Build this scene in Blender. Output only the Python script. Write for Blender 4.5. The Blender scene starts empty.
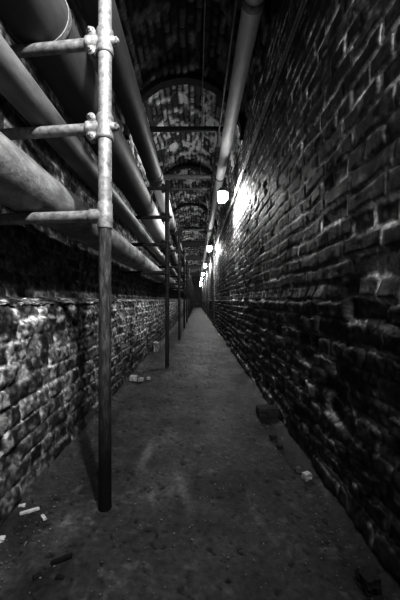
import bpy, bmesh, math, random
import numpy as np
from mathutils import Vector, Matrix

random.seed(7)
scene = bpy.context.scene
col = scene.collection
PI = math.pi

# ------------------------------------------------------------------ layout (metres; camera at the origin looking along +Y)
CAM_H = 0.75
XR = 0.545            # right wall face
XL = -0.652           # face of the thick lower left wall
XLU = -0.84           # face of the upper left wall, set back above the ledge
LEDGE = 0.745
SPRING = 2.65
CROWN = 3.35
Y0, YE = -2.6, 32.0
RACK_Y, RACK_STEP, RACK_N = 1.082, 2.28, 13
POLE_X = -0.33
LEVELS = [1.053, 1.370, 1.677, 2.0]
LAMP_X, LAMP_Z, LAMP_STEP, LAMP_N = 0.35, 2.165, 4.1, 7

# ------------------------------------------------------------------ noise
def _hash(ix, iy, seed):
    n = (ix.astype(np.int64) * 374761393 + iy.astype(np.int64) * 668265263 + seed * 974711) & 0x7fffffff
    n = ((n ^ (n >> 13)) * 1274126177) & 0x7fffffff
    n = ((n ^ (n >> 16)) * 1103515245 + 12345) & 0x7fffffff
    return (n & 0xffffff) / float(0xffffff)

def vnoise(x, y, seed=0):
    ix = np.floor(x); iy = np.floor(y)
    fx = x - ix; fy = y - iy
    fx = fx * fx * (3 - 2 * fx); fy = fy * fy * (3 - 2 * fy)
    a = _hash(ix, iy, seed); b = _hash(ix + 1, iy, seed)
    c = _hash(ix, iy + 1, seed); d = _hash(ix + 1, iy + 1, seed)
    return (a * (1 - fx) + b * fx) * (1 - fy) + (c * (1 - fx) + d * fx) * fy

def fbm(x, y, seed=0, oct=4):
    s = 0; a = 0.5; t = 0
    for k in range(oct):
        s = s + a * vnoise(x * 2 ** k, y * 2 ** k, seed + 17 * k); t += a; a *= 0.55
    return s / t

def sstep(a, b, x):
    t = np.clip((x - a) / (b - a), 0, 1)
    return t * t * (3 - 2 * t)

def bricks(s, v, seed, wear=1.0, row_h=0.075, joint=0.011, soft=.009):
    """s along the courses, v across them -> (height, tone 0..1 light, mortar mask)"""
    ws = (fbm(s * 7, v * 7, seed + 1, 3) - .5) * 0.030
    wv = (fbm(s * 4, v * 4, seed + 2, 3) - .5) * 0.034
    v2 = v + wv
    row = np.floor(v2 / row_h)
    head = (np.mod(row, 3) == 1)
    L = np.where(head, 0.1125, 0.225)
    off = _hash(row, row * 0 + 3, seed) * 0.03 + np.where(np.mod(row, 2) == 0, 0.0, 0.056)
    s2 = s + ws + off
    cel = np.floor(s2 / L)
    ds = np.minimum(s2 - cel * L, (cel + 1) * L - s2)
    dv = np.minimum(v2 - row * row_h, (row + 1) * row_h - v2)
    d = np.minimum(ds, dv)
    e = (fbm(s * 38, v * 38, seed + 3, 3) - .5) * 0.014 * wear
    m = 1 - sstep(joint * .45, joint * .45 + soft, d + e)        # 1 in the joint
    r1 = _hash(cel, row, seed + 5); r2 = _hash(cel, row, seed + 6); r3 = _hash(cel, row, seed + 7)
    face = (r1 - .5) * 0.016 * wear - np.where(r2 > .90, 0.022 * wear, 0)
    tilt = (r3 - .5) * 0.10 * (dv - row_h * .5)
    fine = (fbm(s * 30, v * 30, seed + 8, 4) - .5) * 0.012 * wear
    big = (fbm(s * 2.2, v * 2.2, seed + 9, 3) - .5) * 0.030 * wear
    fill = fbm(s * 5, v * 5, seed + 10, 3)                      # joints partly filled with mortar
    depth = 0.017 * wear * (1.25 - 0.9 * fill)
    h = (face + tilt) * (1 - m) - depth * m + fine + big
    return h, r2, m, r1

# ------------------------------------------------------------------ mesh helpers
def new_obj(name, me, mat=None, parent=None):
    o = bpy.data.objects.new(name, me); col.objects.link(o)
    if mat: me.materials.append(mat)
    if parent: o.parent = parent
    return o

def grid_mesh(name, P, tone, mat, flip=False):
    """P: (nu, nv, 3) points; tone: (nu, nv) stored as a point attribute"""
    nu, nv = P.shape[:2]
    me = bpy.data.meshes.new(name)
    me.vertices.add(nu * nv)
    me.vertices.foreach_set('co', np.ascontiguousarray(P.reshape(-1), dtype=np.float32))
    i = np.arange((nu - 1) * (nv - 1)); a = (i // (nv - 1)) * nv + i % (nv - 1)
    q = np.stack([a, a + nv, a + nv + 1, a + 1], 1)
    if flip: q = q[:, ::-1]
    n = len(q)
    me.loops.add(4 * n); me.loops.foreach_set('vertex_index', q.reshape(-1).astype(np.int32))
    me.polygons.add(n)
    me.polygons.foreach_set('loop_start', np.arange(0, 4 * n, 4, dtype=np.int32))
    me.polygons.foreach_set('loop_total', np.full(n, 4, dtype=np.int32))
    me.polygons.foreach_set('use_smooth', np.ones(n, dtype=bool))
    at = me.attributes.new('tone', 'FLOAT', 'POINT')
    at.data.foreach_set('value', np.ascontiguousarray(tone.reshape(-1), dtype=np.float32))
    me.update(calc_edges=True); me.validate()
    o = new_obj(name, me, mat)
    return o

def finish(bm, name, mat, parent=None, smooth=True, bevel=0):
    me = bpy.data.meshes.new(name)
    bmesh.ops.recalc_face_normals(bm, faces=bm.faces)
    bm.to_mesh(me); bm.free()
    o = new_obj(name, me, mat, parent)
    if smooth:
        for p in me.polygons: p.use_smooth = True
        me.set_sharp_from_angle(angle=math.radians(40))
    if bevel:
        md = o.modifiers.new('bevel', 'BEVEL'); md.width = bevel; md.segments = 2; md.limit_method = 'ANGLE'
    return o

def tube(bm, p0, p1, r0, r1=None, seg=20, caps=True, rings=1):
    p0 = Vector(p0); p1 = Vector(p1); r1 = r0 if r1 is None else r1
    ax = (p1 - p0).normalized()
    ref = Vector((0, 0, 1)) if abs(ax.z) < .9 else Vector((1, 0, 0))
    u = ax.cross(ref).normalized(); w = ax.cross(u)
    prev = None
    for k in range(rings + 1):
        t = k / rings; c = p0.lerp(p1, t); r = r0 + (r1 - r0) * t
        ring = [bm.verts.new(c + (u * math.cos(2 * PI * i / seg) + w * math.sin(2 * PI * i / seg)) * r) for i in range(seg)]
        if prev:
            for i in range(seg):
                bm.faces.new((prev[i], prev[(i + 1) % seg], ring[(i + 1) % seg], ring[i]))
        elif caps: bm.faces.new(ring[::-1])
        prev = ring
    if caps: bm.faces.new(prev)

def lathe(bm, prof, base, axis, seg=24):
    """prof: (radius, distance along the axis)"""
    base = Vector(base); ax = Vector(axis).normalized()
    ref = Vector((0, 0, 1)) if abs(ax.z) < .9 else Vector((1, 0, 0))
    u = ax.cross(ref).normalized(); w = ax.cross(u)
    prev = None
    for r, h in prof:
        ring = [bm.verts.new(base + ax * h + (u * math.cos(2 * PI * i / seg) + w * math.sin(2 * PI * i / seg)) * max(r, 1e-4)) for i in range(seg)]
        if prev:
            for i in range(seg):
                bm.faces.new((prev[i], prev[(i + 1) % seg], ring[(i + 1) % seg], ring[i]))
        else: bm.faces.new(ring[::-1])
        prev = ring
    bm.faces.new(prev)

def box(bm, c, s, rot=None):
    m = Matrix.Translation(c)
    if rot is not None: m = m @ rot.to_4x4()
    bmesh.ops.create_cube(bm, size=1, matrix=m @ Matrix.Diagonal((*s, 1)))

def path_tube(bm, pts, r, seg=8):
    pts = [Vector(p) for p in pts]
    prev = None
    for k, p in enumerate(pts):
        d = (pts[min(k + 1, len(pts) - 1)] - pts[max(k - 1, 0)]).normalized()
        ref = Vector((0, 0, 1)) if abs(d.z) < .95 else Vector((1, 0, 0))
        u = d.cross(ref).normalized(); w = d.cross(u)
        ring = [bm.verts.new(p + (u * math.cos(2 * PI * i / seg) + w * math.sin(2 * PI * i / seg)) * r) for i in range(seg)]
        if prev:
            for i in range(seg):
                bm.faces.new((prev[i], prev[(i + 1) % seg], ring[(i + 1) % seg], ring[i]))
        else: bm.faces.new(ring[::-1])
        prev = ring
    bm.faces.new(prev)

def empty(name, loc, rz=0):
    o = bpy.data.objects.new(name, None); col.objects.link(o)
    o.location = loc; o.rotation_euler = (0, 0, rz); o.empty_display_size = .1
    return o

def tag(o, label, cat, group=None, kind=None):
    o['label'] = label; o['category'] = cat
    if group: o['group'] = group
    if kind: o['kind'] = kind
    return o

def copy_tree(o, parent=None):
    c = o.copy(); col.objects.link(c)
    if parent: c.parent = parent
    for ch in [x for x in o.children]: copy_tree(ch, c)
    return c

# ------------------------------------------------------------------ materials
def nodes(name):
    m = bpy.data.materials.new(name); m.use_nodes = True
    nt = m.node_tree
    return m, nt, nt.nodes['Principled BSDF']

def grey(v): return (v, v, v, 1)

def noise_node(nt, scale, detail=5, rough=.6, coord=None, stretch=None):
    n = nt.nodes.new('ShaderNodeTexNoise'); n.inputs['Scale'].default_value = scale
    n.inputs['Detail'].default_value = detail; n.inputs['Roughness'].default_value = rough
    tc = nt.nodes.new('ShaderNodeTexCoord')
    src = tc.outputs['Object']
    if stretch:
        mp = nt.nodes.new('ShaderNodeMapping'); mp.inputs['Scale'].default_value = stretch
        nt.links.new(src, mp.inputs['Vector']); src = mp.outputs['Vector']
    nt.links.new(src, n.inputs['Vector'])
    return n

def ramp(nt, src, stops):
    r = nt.nodes.new('ShaderNodeValToRGB')
    els = r.color_ramp.elements
    while len(els) < len(stops): els.new(.5)
    for e, (p, v) in zip(els, stops): e.position = p; e.color = grey(v)
    nt.links.new(src, r.inputs['Fac'])
    return r

def mul(nt, a, b):
    n = nt.nodes.new('ShaderNodeMixRGB'); n.blend_type = 'MULTIPLY'; n.inputs['Fac'].default_value = 1
    nt.links.new(a, n.inputs['Color1']); nt.links.new(b, n.inputs['Color2'])
    return n.outputs['Color']

def bump(nt, b, src, strength, dist):
    n = nt.nodes.new('ShaderNodeBump'); n.inputs['Strength'].default_value = strength; n.inputs['Distance'].default_value = dist
    nt.links.new(src, n.inputs['Height']); nt.links.new(n.outputs['Normal'], b.inputs['Normal'])

def masonry_mat(name, rough, gain, spec=.3, bscale=90, bdist=.004):
    m, nt, b = nodes(name)
    at = nt.nodes.new('ShaderNodeAttribute'); at.attribute_name = 'tone'
    n = noise_node(nt, 55, 6, .7)
    r = ramp(nt, n.outputs['Fac'], [(.28, .45 * gain), (.72, 1.5 * gain)])
    nt.links.new(mul(nt, at.outputs['Color'], r.outputs['Color']), b.inputs['Base Color'])
    b.inputs['Roughness'].default_value = rough
    b.inputs['Specular IOR Level'].default_value = spec
    n2 = noise_node(nt, bscale, 6, .75)
    bump(nt, b, n2.outputs['Fac'], .8, bdist)
    return m

def surface_mat(name, lo, hi, rough, metal=0, scale=14, stretch=None, bdist=.0015, bscale=70, mid=None, spec=.5):
    m, nt, b = nodes(name)
    n = noise_node(nt, scale, 7, .68, stretch=stretch)
    stops = [(.32, lo), (.68, hi)] if mid is None else [(.30, lo), (.48, mid), (.70, hi)]
    r = ramp(nt, n.outputs['Fac'], stops)
    nt.links.new(r.outputs['Color'], b.inputs['Base Color'])
    b.inputs['Roughness'].default_value = rough; b.inputs['Metallic'].default_value = metal
    b.inputs['Specular IOR Level'].default_value = spec
    n2 = noise_node(nt, bscale, 6, .7)
    bump(nt, b, n2.outputs['Fac'], .7, bdist)
    return m

M_RIGHT = masonry_mat('dark_sooty_brick', .6, 1.1, .35, bdist=.007)
M_LEFT = masonry_mat('pale_crumbling_brick', .85, 1.15, .2, bdist=.008)
M_VAULT = masonry_mat('vault_brick', .8, 1.0, .2)
M_FLOOR = masonry_mat('worn_concrete', .62, .70, .35, bscale=140, bdist=.003)
M_GALV = surface_mat('galvanised_tube', .16, .52, .55, .15, 45, bdist=.0014, bscale=160, mid=.34)
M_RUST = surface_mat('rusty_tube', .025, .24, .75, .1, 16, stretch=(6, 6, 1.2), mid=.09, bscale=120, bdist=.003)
nt_ = M_RUST.node_tree; b_ = nt_.nodes['Principled BSDF']          # shade on the foot of the tube, put into its base colour
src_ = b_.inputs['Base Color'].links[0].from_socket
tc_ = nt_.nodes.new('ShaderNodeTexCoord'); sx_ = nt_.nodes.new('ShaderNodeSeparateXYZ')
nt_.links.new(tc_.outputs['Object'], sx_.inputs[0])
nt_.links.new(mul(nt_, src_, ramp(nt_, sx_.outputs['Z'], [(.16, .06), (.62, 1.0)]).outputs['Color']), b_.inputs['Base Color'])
M_FIT = surface_mat('cast_fitting', .16, .50, .5, .2, 60, mid=.34, bdist=.0025, bscale=110)
M_PIPE_PALE = surface_mat('pale_painted_pipe', .10, .62, .62, .0, 10, stretch=(1, .45, 1), mid=.30, bscale=60, bdist=.006, spec=.35)
M_PIPE_GREY = surface_mat('grey_painted_pipe', .12, .32, .55, .0, 8, stretch=(1, .3, 1), mid=.17, bscale=40, bdist=.0015)
M_PIPE_DARK = surface_mat('dark_painted_pipe', .10, .22, .6, .0, 7, stretch=(1, .25, 1), mid=.15, bscale=40, bdist=.0012)
M_PIPE_LITE = surface_mat('light_painted_pipe', .45, .7, .6, .0, 7, stretch=(1, .3, 1), mid=.58, bscale=40, bdist=.0012)
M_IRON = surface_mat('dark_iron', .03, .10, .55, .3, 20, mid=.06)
M_SHADE_TUBE = surface_mat('shade_dark_tube', .03, .12, .55, .2, 30, mid=.06)  # backlit darkness of the farther racks, put into the tube colour
M_BAR = surface_mat('dusty_iron_bar', .10, .32, .6, .1, 30, mid=.2)
M_CABLE = surface_mat('conduit_metal', .16, .36, .45, .2, 30)
M_BLACK = surface_mat('black_rubber', .012, .03, .6, 0, 30)
M_STONE_W = surface_mat('pale_rubble', .35, .75, .9, 0, 40, bdist=.006)
M_STONE_G = surface_mat('grey_brick_fragment', .10, .30, .9, 0, 30, bdist=.006)
M_STONE_D = surface_mat('dark_brick_fragment', .02, .07, .9, 0, 30, bdist=.006)
M_BRICK_P = surface_mat('dusty_brick_fragment', .2, .5, .9, 0, 30, bdist=.006)
M_WOOD_W = surface_mat('pale_splinter', .35, .7, .8, 0, 25, stretch=(1, 6, 1))
M_WOOD_D = surface_mat('dark_stick', .008, .02, .8, 0, 25)

def glow_mat(name, strength):
    m, nt, b = nodes(name)
    b.inputs['Base Color'].default_value = grey(.8)
    b.inputs['Emission Color'].default_value = grey(1)
    b.inputs['Emission Strength'].default_value = strength
    b.inputs['Roughness'].default_value = .3
    return m
M_GLOBE = glow_mat('lit_frosted_glass', 170)
M_GLOBE_END = glow_mat('lit_glass_end', 1200)      # stronger glow on the jar's lower end, added to throw light downward

# ------------------------------------------------------------------ sampling along the tunnel: fine near the camera, coarser far off
ys = [Y0]
while ys[-1] < .55: ys.append(ys[-1] + (.03 if ys[-1] < .2 else .012))
while ys[-1] < YE: ys.append(ys[-1] + max(.0065, .0075 * ys[-1]))
ys[-1] = YE
YS = np.array(ys)

# ------------------------------------------------------------------ right wall
zs = np.linspace(-.04, SPRING + .05, 330)
Yg, Zg = np.meshgrid(YS, zs, indexing='ij')
low = 1 - sstep(.72, .80, Zg + (fbm(Yg * 6, Zg * 2, 31, 3) - .5) * .07)
h, r2, m, r1 = bricks(Yg, Zg, 101, .40 + .5 * low, joint=.012, soft=.006)
rough_low = (fbm(Yg * 34, Zg * 34, 33, 4) - .5) * .014
h = h * (1 + .35 * low) + low * (.022 + rough_low)
h = h + .014 * sstep(.10, 0, Zg)
patch = fbm(Yg * 1.3, Zg * 1.3, 41, 4)
tone_b = .025 + .075 * r1 * r1 * r2
mort = .08 + .85 * sstep(.36, .70, fbm(Yg * 9, Zg * 9, 43, 4))
tone = tone_b * (1 - m) + mort * m
frac = np.mod(Zg + (fbm(Yg * 4, Zg * 4, 103, 3) - .5) * 0.034, .075) / .075
top = sstep(.62, .88, frac) * sstep(.46, .66, fbm(Yg * 20, Zg * 16, 49, 4))  # dust and lamplight from above on brick top edges, put into the tone
dust_edge_light = sstep(.52, .74, fbm(Yg * 14, Zg * 14, 47, 4)) * (.12 - .04 * low) + top * (.08 + .20 * low)
mort = mort * (1 - .35 * low)
tone = tone_b * (1 - m) + mort * m
tone = (tone + dust_edge_light) * (.6 + .8 * patch)
tone *= .55 + .9 * sstep(.3, .7, fbm(Yg * 60, Zg * 60, 48, 3))
P = np.stack([XR - h, Yg, Zg], -1)
o = grid_mesh('wall_right', P, tone, M_RIGHT)
o['kind'] = 'structure'

# shallow brick pilasters on the right wall
for k, (yc, pr) in enumerate(((8.75, .055), (13.1, .06), (17.3, .06), (21.6, .06))):
    out = np.concatenate([np.linspace(-.03, pr, 8), np.full(28, pr), np.linspace(pr, -.03, 8)])
    yy = np.concatenate([np.full(8, 0.0), np.linspace(0, .40, 28), np.full(8, .40)]) + yc
    zz = np.linspace(-.02, SPRING + .02, 240)
    Og, Zp = np.meshgrid(out, zz, indexing='ij'); Yp = np.repeat(yy[:, None], len(zz), 1)
    hh, q2, mm, q1 = bricks(Yp + Og, Zp, 501 + k, .35, joint=.012, soft=.006)
    P = np.stack([XR - Og - hh * .6, Yp, Zp], -1)
    o = grid_mesh('trim_%d' % (k + 20), P, (.05 + .08 * q1) * (1 - mm) + .25 * mm, M_RIGHT)
    o['kind'] = 'structure'

# ------------------------------------------------------------------ left wall: thick lower wall, ledge, upper wall set back
seg_pts = [(XL, -.04), (XL, LEDGE), (XLU, LEDGE + .02), (XLU, SPRING + .05)]
px, pz, nx, nz, av = [], [], [], [], []
arc = -.04
for k, n_ in enumerate((104, 16, 150)):
    a = Vector(seg_pts[k]); b = Vector(seg_pts[k + 1]); L = (b - a).length
    nn = [(1, 0), (.35, .94), (1, 0)][k]
    for i in range(n_ if k < 2 else n_ + 1):
        t = i / n_; p = a.lerp(b, t)
        px.append(p.x); pz.append(p.y); nx.append(nn[0]); nz.append(nn[1]); av.append(arc + L * t)
    arc += L
px, pz, nx, nz, av = map(np.array, (px, pz, nx, nz, av))
Yg, Vg = np.meshgrid(YS, av, indexing='ij')
h, r2, m, r1 = bricks(Yg, Vg, 211, .55, soft=.006)
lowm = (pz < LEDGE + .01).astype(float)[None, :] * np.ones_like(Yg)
crumb = sstep(.25, .72, Vg + (fbm(Yg * 3, Vg * 3, 61, 3) - .5) * .35) * lowm     # the top courses are eaten away
h = h * (1 - .35 * crumb) + crumb * ((fbm(Yg * 27, Vg * 27, 63, 4) - .5) * .034) + (fbm(Yg * 55, Vg * 55, 64, 2) - .5) * (.007 + .010 * crumb) * lowm
edge = np.exp(-((Vg - (LEDGE)) / .05) ** 2)
h = h - edge * .02 * (.3 + fbm(Yg * 9, Vg * 0, 65, 3))
h = h + .012 * sstep(.09, 0, Vg)
patch = fbm(Yg * 1.6, Vg * 1.6, 67, 4)
tone_b = .05 + .24 * r1 * r2
mort = .10 + .75 * sstep(.3, .7, fbm(Yg * 15, Vg * 15, 69, 4))
tone = tone_b * (1 - m) + mort * m
smear = sstep(.42, .70, fbm(Yg * 24, Vg * 24, 71, 4))
tone = tone * (1 - .6 * smear) + .55 * smear * .6 + crumb * .15 * smear
tone = tone * (.5 + 1.0 * sstep(.3, .7, fbm(Yg * 60, Vg * 60, 72, 3))) * (.5 + .5 * lowm) * (.42 + .58 * sstep(.05, .48, Vg))  # light falloff towards the wall foot is put into the tone
tone = tone * (.45 + 1.1 * patch)
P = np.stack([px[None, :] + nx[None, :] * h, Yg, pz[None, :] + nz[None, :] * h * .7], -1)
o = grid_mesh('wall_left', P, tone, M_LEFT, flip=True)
o['kind'] = 'structure'

# ------------------------------------------------------------------ vaulted ceiling
VC, VA = (XR + .012 + XLU) / 2, (XR + .012 - XLU) / 2
VB = CROWN - SPRING
NV = 170
th = np.linspace(0, PI, NV)
vx = VC + VA * np.cos(th); vz = SPRING + VB * np.sin(th)
nxv = -np.cos(th) / VA; nzv = -np.sin(th) / VB
ln = np.hypot(nxv, nzv); nxv /= ln; nzv /= ln
va = np.concatenate([[0], np.cumsum(np.hypot(np.diff(vx), np.diff(vz)))])
yv = [Y0]
while yv[-1] < YE: yv.append(yv[-1] + max(.02, .0085 * yv[-1]))
yv[-1] = YE
YV = np.array(yv)
Yg, Vg = np.meshgrid(YV, va, indexing='ij')
h, r2, m, r1 = bricks(Yg, Vg, 307, 1.0, joint=.022)
patch = fbm(Yg * 2.2, Vg * 2.2, 77, 4)
tone = (.05 + .42 * r1 * r1) * (1 - m) + (.01 + .04 * r2) * m
tone = tone + .45 * sstep(.5, .72, fbm(Yg * 6, Vg * 9, 79, 4))
tone = tone * (.35 + 1.3 * patch) * (2.3 - 1.9 * sstep(3.6, 3.3, Yg))  # shade on the vault before the first rib, put into its tone
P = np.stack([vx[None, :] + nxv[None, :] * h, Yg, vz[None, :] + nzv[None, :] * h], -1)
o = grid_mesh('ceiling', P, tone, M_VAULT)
o['kind'] = 'structure'

# brick ribs that step down under the vault
RIBS = [(3.45, .11), (5.72, .11), (8.0, .11), (10.6, .11), (13.6, .11), (17.5, .11), (22.0, .11)]
for k, (yc, wid) in enumerate(RIBS):
    bm = bmesh.new()
    prof = []
    n = 40; drop = .045
    rows = []
    for i in range(n + 1):
        t = PI * i / n
        p = Vector((VC + VA * math.cos(t), 0, SPRING + VB * math.sin(t)))
        nn = Vector((-math.cos(t) / VA, 0, -math.sin(t) / VB)).normalized()
        ring = []
        for (dy, dd) in ((0, -.02), (0, drop), (wid, drop), (wid, -.02)):
            j = random.uniform(-.004, .004)
            ring.append(bm.verts.new(p + nn * (dd + j) + Vector((0, yc + dy, 0))))
        rows.append(ring)
    for i in range(n):
        for q in range(3):
            bm.faces.new((rows[i][q], rows[i + 1][q], rows[i + 1][q + 1], rows[i][q + 1]))
    o = finish(bm, 'trim_%d' % (k + 1), M_STONE_D, smooth=False)
    o['kind'] = 'structure'

# ------------------------------------------------------------------ floor
xs = np.linspace(-.72, .62, 150)
Yg, Xg = np.meshgrid(YS, xs, indexing='ij')
z = (fbm(Yg * 2.5, Xg * 2.5, 81, 3) - .5) * .018 + (fbm(Yg * 22, Xg * 22, 83, 4) - .5) * .007
z += .035 * sstep(-.54, -.68, Xg) * (.3 + fbm(Yg * 6, Xg * 6, 85, 3)) + .03 * sstep(.45, .58, Xg) * (.3 + fbm(Yg * 6, Xg * 6, 86, 3))
pits = sstep(.68, .80, fbm(Yg * 48, Xg * 48, 87, 3))
z -= pits * .006
tone = .07 + .09 * fbm(Yg * 1.4, Xg * 2.2, 89, 4)
tone += .16 * sstep(.62, .78, fbm(Yg * 34, Xg * 34, 91, 3)) * fbm(Yg * 5, Xg * 5, 92, 2)
tone *= (.15 + 1.5 * fbm(Yg * 5, Xg * 7, 93, 4)) * .8
tone *= 1 - .75 * pits
def pale_patch(x, y, sx, sy, a, sk=0):  # soft elongated paler spot added to the floor tone
    return a * np.exp(-(((Xg - x - sk * (Yg - y)) / sx) ** 2 + ((Yg - y) / sy) ** 2))
tone += pale_patch(-.245, 1.46, .022, .14, .16, .05) + pale_patch(-.055, 1.20, .02, .12, .09, -.25) + pale_patch(-.02, 3.2, .12, .25, .05)
z -= z.mean()
P = np.stack([Xg, Yg, z], -1)
o = grid_mesh('floor', P, tone, M_FLOOR, flip=True)
o['kind'] = 'structure'

# far end wall with a low dark opening's worth of brick
ax_ = np.linspace(XLU - .05, XR + .05, 60); az_ = np.linspace(-.05, CROWN + .05, 120)
Ag, Bg = np.meshgrid(ax_, az_, indexing='ij')
h, r2, m, r1 = bricks(Ag, Bg, 401, 1.0)
P = np.stack([Ag, YE - .02 - h, Bg], -1)
o = grid_mesh('wall_back', P, .04 + .1 * r1 + .1 * m, M_RIGHT)
o['kind'] = 'structure'

# ------------------------------------------------------------------ pipe racks: scaffold pole with four crossbars
def make_rack(M_GALV, M_FIT, M_RUST):
    root = empty('pipe_rack', (POLE_X, RACK_Y, 0), -.11)
    bm = bmesh.new()
    lathe(bm, [(.0238, 1.012), (.0243, 1.02), (.0243, 1.5), (.0243, 2.08), (.0225, 2.088)], (0, 0, 0), (0, 0, 1), 28)
    finish(bm, 'upright', M_GALV, root)
    bm = bmesh.new()
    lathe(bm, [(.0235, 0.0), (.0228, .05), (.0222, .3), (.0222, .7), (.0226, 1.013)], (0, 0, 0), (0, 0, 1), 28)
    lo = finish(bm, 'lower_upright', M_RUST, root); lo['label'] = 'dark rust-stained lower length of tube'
    for k, zc in enumerate(LEVELS):
        bm = bmesh.new()
        if k == 0:
            lathe(bm, [(.0228, .0), (.0228, .03), (.0215, .05), (.021, .455), (.019, .460)], (-.018, 0, zc), (-1, 0, 0), 24)
        else:
            lathe(bm, [(.0195, .0), (.0195, .455), (.017, .460)], (-.025, 0, zc), (-1, 0, 0), 24)
        finish(bm, 'crossbar', M_GALV if k else M_GALV, root)
        bm = bmesh.new()
        if k == 0:                       # plain welded tee
            lathe(bm, [(.0252, -.045), (.0268, -.040), (.0268, .042), (.0252, .047)], (0, 0, zc), (0, 0, 1), 28)
            lathe(bm, [(.0262, .0), (.0262, .052), (.0235, .058)], (0, 0, zc), (-1, 0, 0), 24)
            finish(bm, 'tee_collar', M_GALV, root)
            continue
        lathe(bm, [(.027, -.044), (.0305, -.040), (.0312, -.034), (.0295, -.028), (.0295, .028), (.0312, .034), (.0305, .040), (.027, .044)], (0, 0, zc), (0, 0, 1), 28)
        lathe(bm, [(.025, .0), (.025, .050), (.0272, .054), (.0272, .064), (.024, .068)], (0, 0, zc), (-1, 0, 0), 24)
        for s in (-1, 1):                # lugs above and below the crossbar socket
            lathe(bm, [(.011, -.018), (.0165, -.013), (.0165, .013), (.011, .018)], (-.046, -.004, zc + s * .034), (0, 1, 0), 18)
            box(bm, (-.040, -.004, zc + s * .022), (.026, .024, .022))
        lathe(bm, [(.015, .0), (.016, .036), (.013, .041)], (0, -.004, zc), (1, 0, 0), 16)
        cl = finish(bm, 'clamp', M_FIT, root)
        for (p, ax, r) in (((-.046, -.018, zc + .034), (0, -1, 0), .0105), ((-.046, -.018, zc - .034), (0, -1, 0), .0105), ((.040, -.004, zc), (1, 0, 0), .0135)):
            bm = bmesh.new()
            lathe(bm, [(r, 0), (r, .007), (r * .6, .0105)], p, ax, 6)
            lathe(bm, [(r * .55, .008), (r * .55, .012), (r * .4, .014)], p, ax, 10)
            b = finish(bm, 'bolt', M_FIT, cl, smooth=False); b['label'] = 'hexagonal bolt head on the clamp'
    return root

ORD = ['first', 'second', 'third', 'fourth', 'fifth', 'sixth', 'seventh', 'eighth', 'ninth', 'tenth', 'eleventh', 'twelfth', 'thirteenth']
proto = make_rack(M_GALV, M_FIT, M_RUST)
dark_proto = make_rack(M_SHADE_TUBE, M_SHADE_TUBE, M_IRON)
for i in range(RACK_N):
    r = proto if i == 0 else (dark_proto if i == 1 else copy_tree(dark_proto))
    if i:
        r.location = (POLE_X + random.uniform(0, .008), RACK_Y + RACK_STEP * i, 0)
        r.rotation_euler = (0, 0, random.uniform(-.01, .01))
    if i == 0:
        lab = 'nearest scaffold pole, big and pale, with clamped crossbars carrying the left pipes'
    elif i == 1:
        lab = 'dark scaffold pole, second from the viewer, standing beside the pale rubble on the floor'
    elif i == RACK_N - 1:
        lab = 'farthest scaffold pole rack at the dark end of the tunnel'
    else:
        lab = 'small dark scaffold pole rack, %s pole counting away from the viewer' % ORD[i]
    tag(r, lab, 'pole', 'scaffold pole racks carrying the pipes')

# ------------------------------------------------------------------ pipes
def pipe(name, x, z, r, mat, label, joints=(), y0=-2.4, y1=31.6, joint_mat=None, joint_h=.012, joint_w=.06, straps=(), sleeves=(), cat='pipe'):
    root = empty(name, (x, y0, z))
    bm = bmesh.new()
    yy = y0; rings = [y0]
    while yy < y1:
        yy += .12 if yy < 8 else .5; rings.append(min(yy, y1))
    seg = 40; prev = None
    sd = random.randint(0, 999)
    for q, y in enumerate(rings):
        a = np.arange(seg) * 2 * PI / seg
        rr = r * (1 + .008 * (vnoise(np.cos(a) * 2 + 9, np.sin(a) * 2 + y * 2.5, sd) - .5))
        ring = [bm.verts.new((rr[i] * math.cos(a[i]), y - y0, rr[i] * math.sin(a[i]))) for i in range(seg)]
        if prev:
            for i in range(seg): bm.faces.new((prev[i], prev[(i + 1) % seg], ring[(i + 1) % seg], ring[i]))
        else: bm.faces.new(ring[::-1])
        prev = ring
    bm.faces.new(prev)
    finish(bm, 'pipe_barrel', mat, root)
    for y in joints:
        bm = bmesh.new()
        lathe(bm, [(r * .99, -joint_w), (r + joint_h * .7, -joint_w * .9), (r + joint_h, -joint_w * .7), (r + joint_h * .8, 0), (r + joint_h, joint_w * .7), (r + joint_h * .7, joint_w * .9), (r * .99, joint_w)], (0, y - y0, 0), (0, 1, 0), 40)
        finish(bm, 'joint_collar', joint_mat or mat, root)['label'] = 'raised collar at a pipe joint'
    for ya, yb in sleeves:  # thin paler shell over a length of the barrel
        bm = bmesh.new()
        lathe(bm, [(r, ya - y0), (r + .004, ya - y0 + .004), (r + .004, yb - y0 - .004), (r, yb - y0)], (0, 0, 0), (0, 1, 0), 40)
        finish(bm, 'pipe_sleeve', M_PIPE_LITE, root)['label'] = 'paler length of the pipe'
    for y in straps:
        bm = bmesh.new()
        n = 28; pr = None
        for i in range(n + 1):
            t = -.35 * PI + 1.7 * PI * i / n
            quad = [bm.verts.new((rr_ * math.cos(t), y - y0 + dy, rr_ * math.sin(t))) for rr_, dy in ((r + .002, -.012), (r + .006, -.012), (r + .006, .012), (r + .002, .012))]
            if pr:
                for q in range(4): bm.faces.new((pr[q], pr[(q + 1) % 4], quad[(q + 1) % 4], quad[q]))
            else: bm.faces.new(quad)
            pr = quad
        bm.faces.new(pr)
        finish(bm, 'pipe_strap', M_FIT, root)['label'] = 'thin metal strap around the pipe'
    tag(root, label, cat, 'pipes running along the tunnel')
    return root

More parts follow.
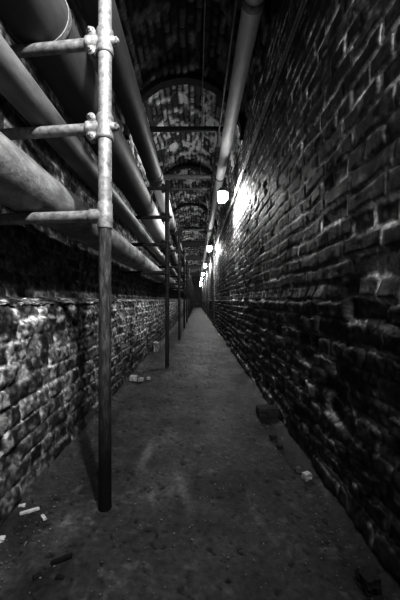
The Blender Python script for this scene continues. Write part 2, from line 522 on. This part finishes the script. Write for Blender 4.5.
rk = [RACK_Y + RACK_STEP * i for i in range(RACK_N)]
pipe('service_pipe', -.639, 1.173, .096, M_PIPE_PALE, 'thick pale scratched pipe, lowest of the left pipes, resting on the lowest crossbars', (7.1, 14.0, 22.0), joint_mat=M_PIPE_PALE)
pipe('service_pipe', -.583, 1.448, .056, M_PIPE_GREY, 'slim grey pipe, second lowest on the left, above the pale scratched pipe', (5.0, 10.5, 16.1))
pipe('service_pipe', -.595, 1.815, .115, M_PIPE_DARK, 'fattest dark pipe at upper left, resting on the third crossbars', (6.6, 13.0, 20.0), straps=(1.13,), sleeves=((rk[1] + .05, 5.3),))
pipe('service_pipe', -.452, 2.106, .080, M_PIPE_DARK, 'smooth dark pipe, topmost and innermost of the left pipes', (rk[1] - .11, 8.0, 15.0), straps=(rk[1] + .2,), sleeves=((rk[1] + .07, 5.45),), joint_h=.010, joint_w=.05)
pipe('ceiling_pipe', .372, 2.70, .070, M_PIPE_LITE, 'smooth pale pipe hung under the vault directly above the wall lamps', (1.95, 4.75, 9.5, 14.0, 19.0), joint_h=.005, joint_w=.03, joint_mat=M_BAR)
pipe('thin_pipe', .262, 2.72, .014, M_IRON, 'thin dark pipe running close along the left side of the pale ceiling pipe')
for zc, lab in ((2.178, 'upper of two thin metal conduits fixed along the right wall'), (2.138, 'lower of two thin metal conduits fixed along the right wall')):
    root = empty('wall_conduit', (XR - .034, -2.4, zc))
    bm = bmesh.new(); tube(bm, (0, 0, 0), (0, 34.0, 0), .0095 if zc > 2.15 else .007, seg=12, rings=80)
    finish(bm, 'conduit_tube', M_CABLE, root)
    for q in range(22):
        bm = bmesh.new(); y = 2.9 + q * 1.37
        box(bm, (.008, y, 0), (.026, .022, .030))
        finish(bm, 'clip', M_IRON, root, smooth=False, bevel=.003)
    tag(root, lab, 'conduit', 'conduits on the right wall')
bm = bmesh.new()
path_tube(bm, [(.075 + .006 * math.sin(k * 1.7), -2.4 + k * .85, 3.262 + .006 * math.sin(k * 2.3)) for k in range(40)], .006)
tag(finish(bm, 'ceiling_cable', M_CABLE), 'thin cable strung along the crown of the vault', 'cable')

# ------------------------------------------------------------------ bars across the vault
def tie_bar(y, z, r, mat, label, x0=-.73, x1=.44, flange=True):
    root = empty('tie_bar', (0, y, z))
    bm = bmesh.new(); tube(bm, (x0, 0, 0), (x1, 0, 0), r, seg=18, rings=6)
    finish(bm, 'bar', mat, root)
    for x in (x0, x1):
        bm = bmesh.new(); lathe(bm, [(r * 2, -.012), (r * 2.1, 0), (r * 1.6, .012)], (x, 0, 0), (1, 0, 0), 16)
        finish(bm, 'end_plate', M_IRON, root)
    tag(root, label, 'bar', 'iron bars across the vault')
    return root
tie_bar(3.62, 2.81, .030, M_IRON, 'black bar across the vault, nearest to the viewer')
tie_bar(5.0, 2.80, .040, M_BAR, 'lit thick round bar across the vault just beyond the nearest lamp')
b5 = tie_bar(5.55, 2.80, .020, M_BAR, 'thinner bar with a coupling, close behind the lit thick bar')
bm = bmesh.new(); lathe(bm, [(.022, -.05), (.038, -.045), (.038, .03), (.022, .04)], (.15, 0, 0), (1, 0, 0), 18)
finish(bm, 'coupling', M_GALV, b5)['label'] = 'pale coupling sleeve'
tie_bar(8.75, 2.80, .024, M_BAR, 'thin lit bar across the vault in front of the flat beam')
def beam(y, z, label, hgt=.20, dep=.09):
    root = empty('cross_beam', (0, y, z))
    bm = bmesh.new()
    box(bm, (-.15, 0, 0), (1.30, .014, hgt))
    finish(bm, 'web', M_BAR, root, smooth=False)
    for s in (-1, 1):
        bm = bmesh.new(); box(bm, (-.15, 0, s * hgt / 2), (1.30, dep, .014)); finish(bm, 'flange', M_IRON, root, smooth=False, bevel=.002)
    tag(root, label, 'beam', 'iron beams across the vault')
beam(11.0, 2.80, 'flat iron beam with a lit face, nearest of the beams across the vault')
beam(14.6, 2.80, 'flat iron beam across the vault, second from the viewer')
beam(18.6, 2.80, 'flat iron beam across the vault, third from the viewer')
beam(23.5, 2.80, 'flat iron beam across the vault, farthest and smallest')

# ------------------------------------------------------------------ lamps on the right wall
def make_lamp():
    root = empty('wall_lamp', (LAMP_X, LAMP_STEP, LAMP_Z))
    bm = bmesh.new()
    lathe(bm, [(.030, .075), (.050, .070), (.057, .050), (.058, -.045), (.052, -.068), (.034, -.082), (.008, -.087)], (0, 0, 0), (0, 0, 1), 16)
    g = finish(bm, 'lamp_glass', M_GLOBE, root); g['label'] = 'glowing white glass jar'
    g.data.materials.append(M_GLOBE_END)
    for p_ in g.data.polygons:
        if p_.center.z < -.06: p_.material_index = 1
    bm = bmesh.new()
    lathe(bm, [(.061, .058), (.064, .062), (.064, .080), (.046, .096), (.030, .112), (.016, .118)], (0, 0, 0), (0, 0, 1), 24)
    finish(bm, 'lamp_cap', M_IRON, root)
    bm = bmesh.new()
    box(bm, (.078, 0, .024), (.005, .10, .150))  # plate added and shaped to keep the jar's glare off the wall behind
    box(bm, (.070, 0, .098), (.020, .10, .005))
    finish(bm, 'back_shield', M_BLACK, root, smooth=False, bevel=.002)
    bm = bmesh.new()
    path_tube(bm, [(.0, 0, .112), (.02, 0, .124), (.07, 0, .120), (.11, 0, .095), (.135, 0, .058), (.165, 0, .05)], .011, 10)
    finish(bm, 'lamp_arm', M_CABLE, root)
    bm = bmesh.new()
    lathe(bm, [(.034, .0), (.036, .012), (.030, .03), (.016, .034)], (.192, 0, .05), (-1, 0, 0), 20)
    finish(bm, 'mounting_box', M_CABLE, root)
    return root
lamp0 = make_lamp()
for i in range(LAMP_N):
    l = lamp0 if i == 0 else copy_tree(lamp0)
    l.location = (LAMP_X, LAMP_STEP * (i + 1), LAMP_Z)
    lab = 'nearest and largest glowing jar lamp bracketed to the right wall' if i == 0 else \
          ('farthest tiny glowing lamp on the right wall' if i == LAMP_N - 1 else
           'glowing jar lamp on the right wall, %s lamp counting away from the viewer' % ORD[i])
    tag(l, lab, 'lamp', 'lamps along the right wall')

# the lamp of the same row that hangs just behind the camera
ld = bpy.data.lights.new('overhead_lamp', 'SPOT'); ld.energy = 300; ld.shadow_soft_size = .04; ld.spot_size = math.radians(112); ld.spot_blend = .8
lo = bpy.data.objects.new('overhead_lamp', ld); col.objects.link(lo); lo.location = (LAMP_X, -.22, LAMP_Z)
lo.rotation_euler = Vector((-1.2, 1.4, -.95)).to_track_quat('-Z', 'Y').to_euler()

# ------------------------------------------------------------------ things lying on the floor
def chunk(name, loc, size, mat, label, cat, rz=0, seed=0, cuts=3, rough=.16, sub=True):
    rnd = random.Random(seed)
    bm = bmesh.new()
    bmesh.ops.create_cube(bm, size=1)
    bmesh.ops.subdivide_edges(bm, edges=bm.edges[:], cuts=cuts, use_grid_fill=True)
    for v in bm.verts:
        n = v.co.normalized()
        k = 1 - .22 * max(0, v.co.length - .60)
        v.co = v.co * k + Vector((rnd.uniform(-1, 1), rnd.uniform(-1, 1), rnd.uniform(-1, 1))) * rough * .5
    for v in bm.verts:
        v.co = Vector((v.co.x * size[0], v.co.y * size[1], (v.co.z + .47) * size[2]))
        v.co.z = max(v.co.z, 0)
    o = finish(bm, name, mat, smooth=False)
    o.location = loc; o.rotation_euler = (0, 0, rz)
    return tag(o, label, cat)

def at(px, py, z=0):
    y = (CAM_H - z) * 300 / (py - 300)
    return ((px - 196.5) / 300 * y, y, z)

a = at(152, 352); chunk('brick_fragment', (a[0] + .062, a[1], .0), (.095, .11, .15), M_BRICK_P, 'grey brick fragment standing against the foot of the left wall', 'brick', .3, 1)
for q, (x, y, s, mt, lab) in enumerate([(133.5, 381, .062, M_STONE_W, 'largest pale rubble lump at the foot of the left wall'),
        (141, 381.5, .042, M_STONE_W, 'pale rubble lump in the middle of the small pile by the left wall'),
        (148.5, 380, .032, M_STONE_W, 'smallest pale rubble lump, nearest the second pole'),
        (141, 374, .04, M_STONE_G, 'dull grey rubble lump just behind the pale pile')]):
    p = at(x, y); chunk('rubble_lump', (p[0], p[1], .004), (s, s * .9, s * .75), mt, lab, 'rubble', q, 10 + q)['group'] = 'rubble by the left wall'
def stick(name, pA, pB, w, h, mat, label, seed):
    a = Vector(at(*pA)); b = Vector(at(*pB)); d = b - a
    o = chunk(name, (a + b) / 2 + Vector((0, 0, .007)), (d.length, w, h), mat, label, 'stick', math.atan2(d.y, d.x), seed, rough=.10, cuts=3)
    return o
stick('wood_splinter', (20, 517), (39, 511.5), .010, .009, M_WOOD_W, 'pale splinter of wood lying at the foot of the left wall', 21)
stick('wood_splinter', (18.5, 510.5), (25.5, 509), .012, .012, M_WOOD_W, 'short pale splinter behind the longer one by the left wall', 22)
stick('wood_splinter', (42, 518.5), (45, 523), .010, .008, M_WOOD_W, 'small hooked pale splinter right of the longer one', 23)
stick('dark_stick', (51, 567), (72, 558.5), .009, .008, M_WOOD_D, 'black stick lying on the bare floor at lower left', 24)
p = at(1, 542); chunk('stone_chip', p, (.022, .018, .014), M_STONE_W, 'pale stone chip at the left edge near the splinters', 'stone', .2, 31)
p = at(37, 578); chunk('stone_chip', p, (.020, .014, .008), M_WOOD_D, 'flat dark chip left of the lower end of the black stick', 'stone', .7, 32)
p = at(60, 579); chunk('stone_chip', p, (.022, .010, .008), M_WOOD_D, 'flat dark chip below the black stick', 'stone', -.2, 33)
p = at(268, 418); chunk('loose_brick', (p[0], p[1] + .03, 0), (.125, .085, .062), M_STONE_D, 'dark loose brick lying at the foot of the right wall', 'brick', .05, 34, rough=.08)
p = at(273, 438); chunk('stone_chip', p, (.034, .03, .018), M_STONE_D, 'dark chip in front of the loose brick', 'stone', .5, 35)
p = at(280, 448); chunk('stone_chip', p, (.032, .03, .018), M_STONE_D, 'dark chip between the loose brick and the pale chip by the right wall', 'stone', 1.5, 36)
p = at(307, 479); chunk('stone_chip', p, (.034, .026, .026), M_STONE_W, 'bright pale angular chip at the foot of the right wall', 'stone', .4, 37)
p = at(299, 472); chunk('stone_chip', p, (.018, .02, .022), M_STONE_G, 'small grey chip touching the bright pale chip by the right wall', 'stone', 1.1, 38)
p = at(371, 590); chunk('stone_lump', (p[0], p[1] + .01, 0), (.042, .045, .034), M_STONE_D, 'black lump at lower right against the right wall', 'stone', .2, 39)

# grit scattered over the floor, too fine to count
bm = bmesh.new()
rg = random.Random(5)
for q in range(1300):
    y = .74 * math.exp(rg.random() * 1.9); side = rg.random()
    x = rg.uniform(-.60, .50) if side < .55 else (-.60 + abs(rg.gauss(0, .06)) if side < .8 else .48 - abs(rg.gauss(0, .06)))
    if abs(x - POLE_X) < .05: continue
    s = rg.choice((.0012, .0016, .002, .0024, .003))
    mt = Matrix.Translation((x, y, .004)) @ Matrix.Rotation(rg.random() * 6, 4, 'Z') @ Matrix.Diagonal((s * rg.uniform(.8, 1.8), s, s * .8, 1))
    bmesh.ops.create_icosphere(bm, subdivisions=1, radius=1, matrix=mt)
tag(finish(bm, 'floor_grit', M_STONE_G, smooth=False), 'fine grit scattered over the concrete floor', 'grit', kind='stuff')

# ------------------------------------------------------------------ world and camera
w = bpy.data.worlds.new('tunnel_air'); scene.world = w; w.use_nodes = True
w.node_tree.nodes['Background'].inputs['Color'].default_value = grey(.5)
w.node_tree.nodes['Background'].inputs['Strength'].default_value = .0012

cd = bpy.data.cameras.new('camera'); cd.sensor_fit = 'VERTICAL'; cd.sensor_height = 36; cd.sensor_width = 24; cd.lens = 18
cd.shift_x = 3.5 / 600; cd.clip_start = .02
cam = bpy.data.objects.new('camera', cd); col.objects.link(cam)
cam.location = (0, 0, CAM_H); cam.rotation_euler = (PI / 2, 0, 0)
scene.camera = cam
scene.view_settings.view_transform = 'Standard'
scene.view_settings.look = 'None'
scene.view_settings.exposure = 0
scene.view_settings.gamma = .66
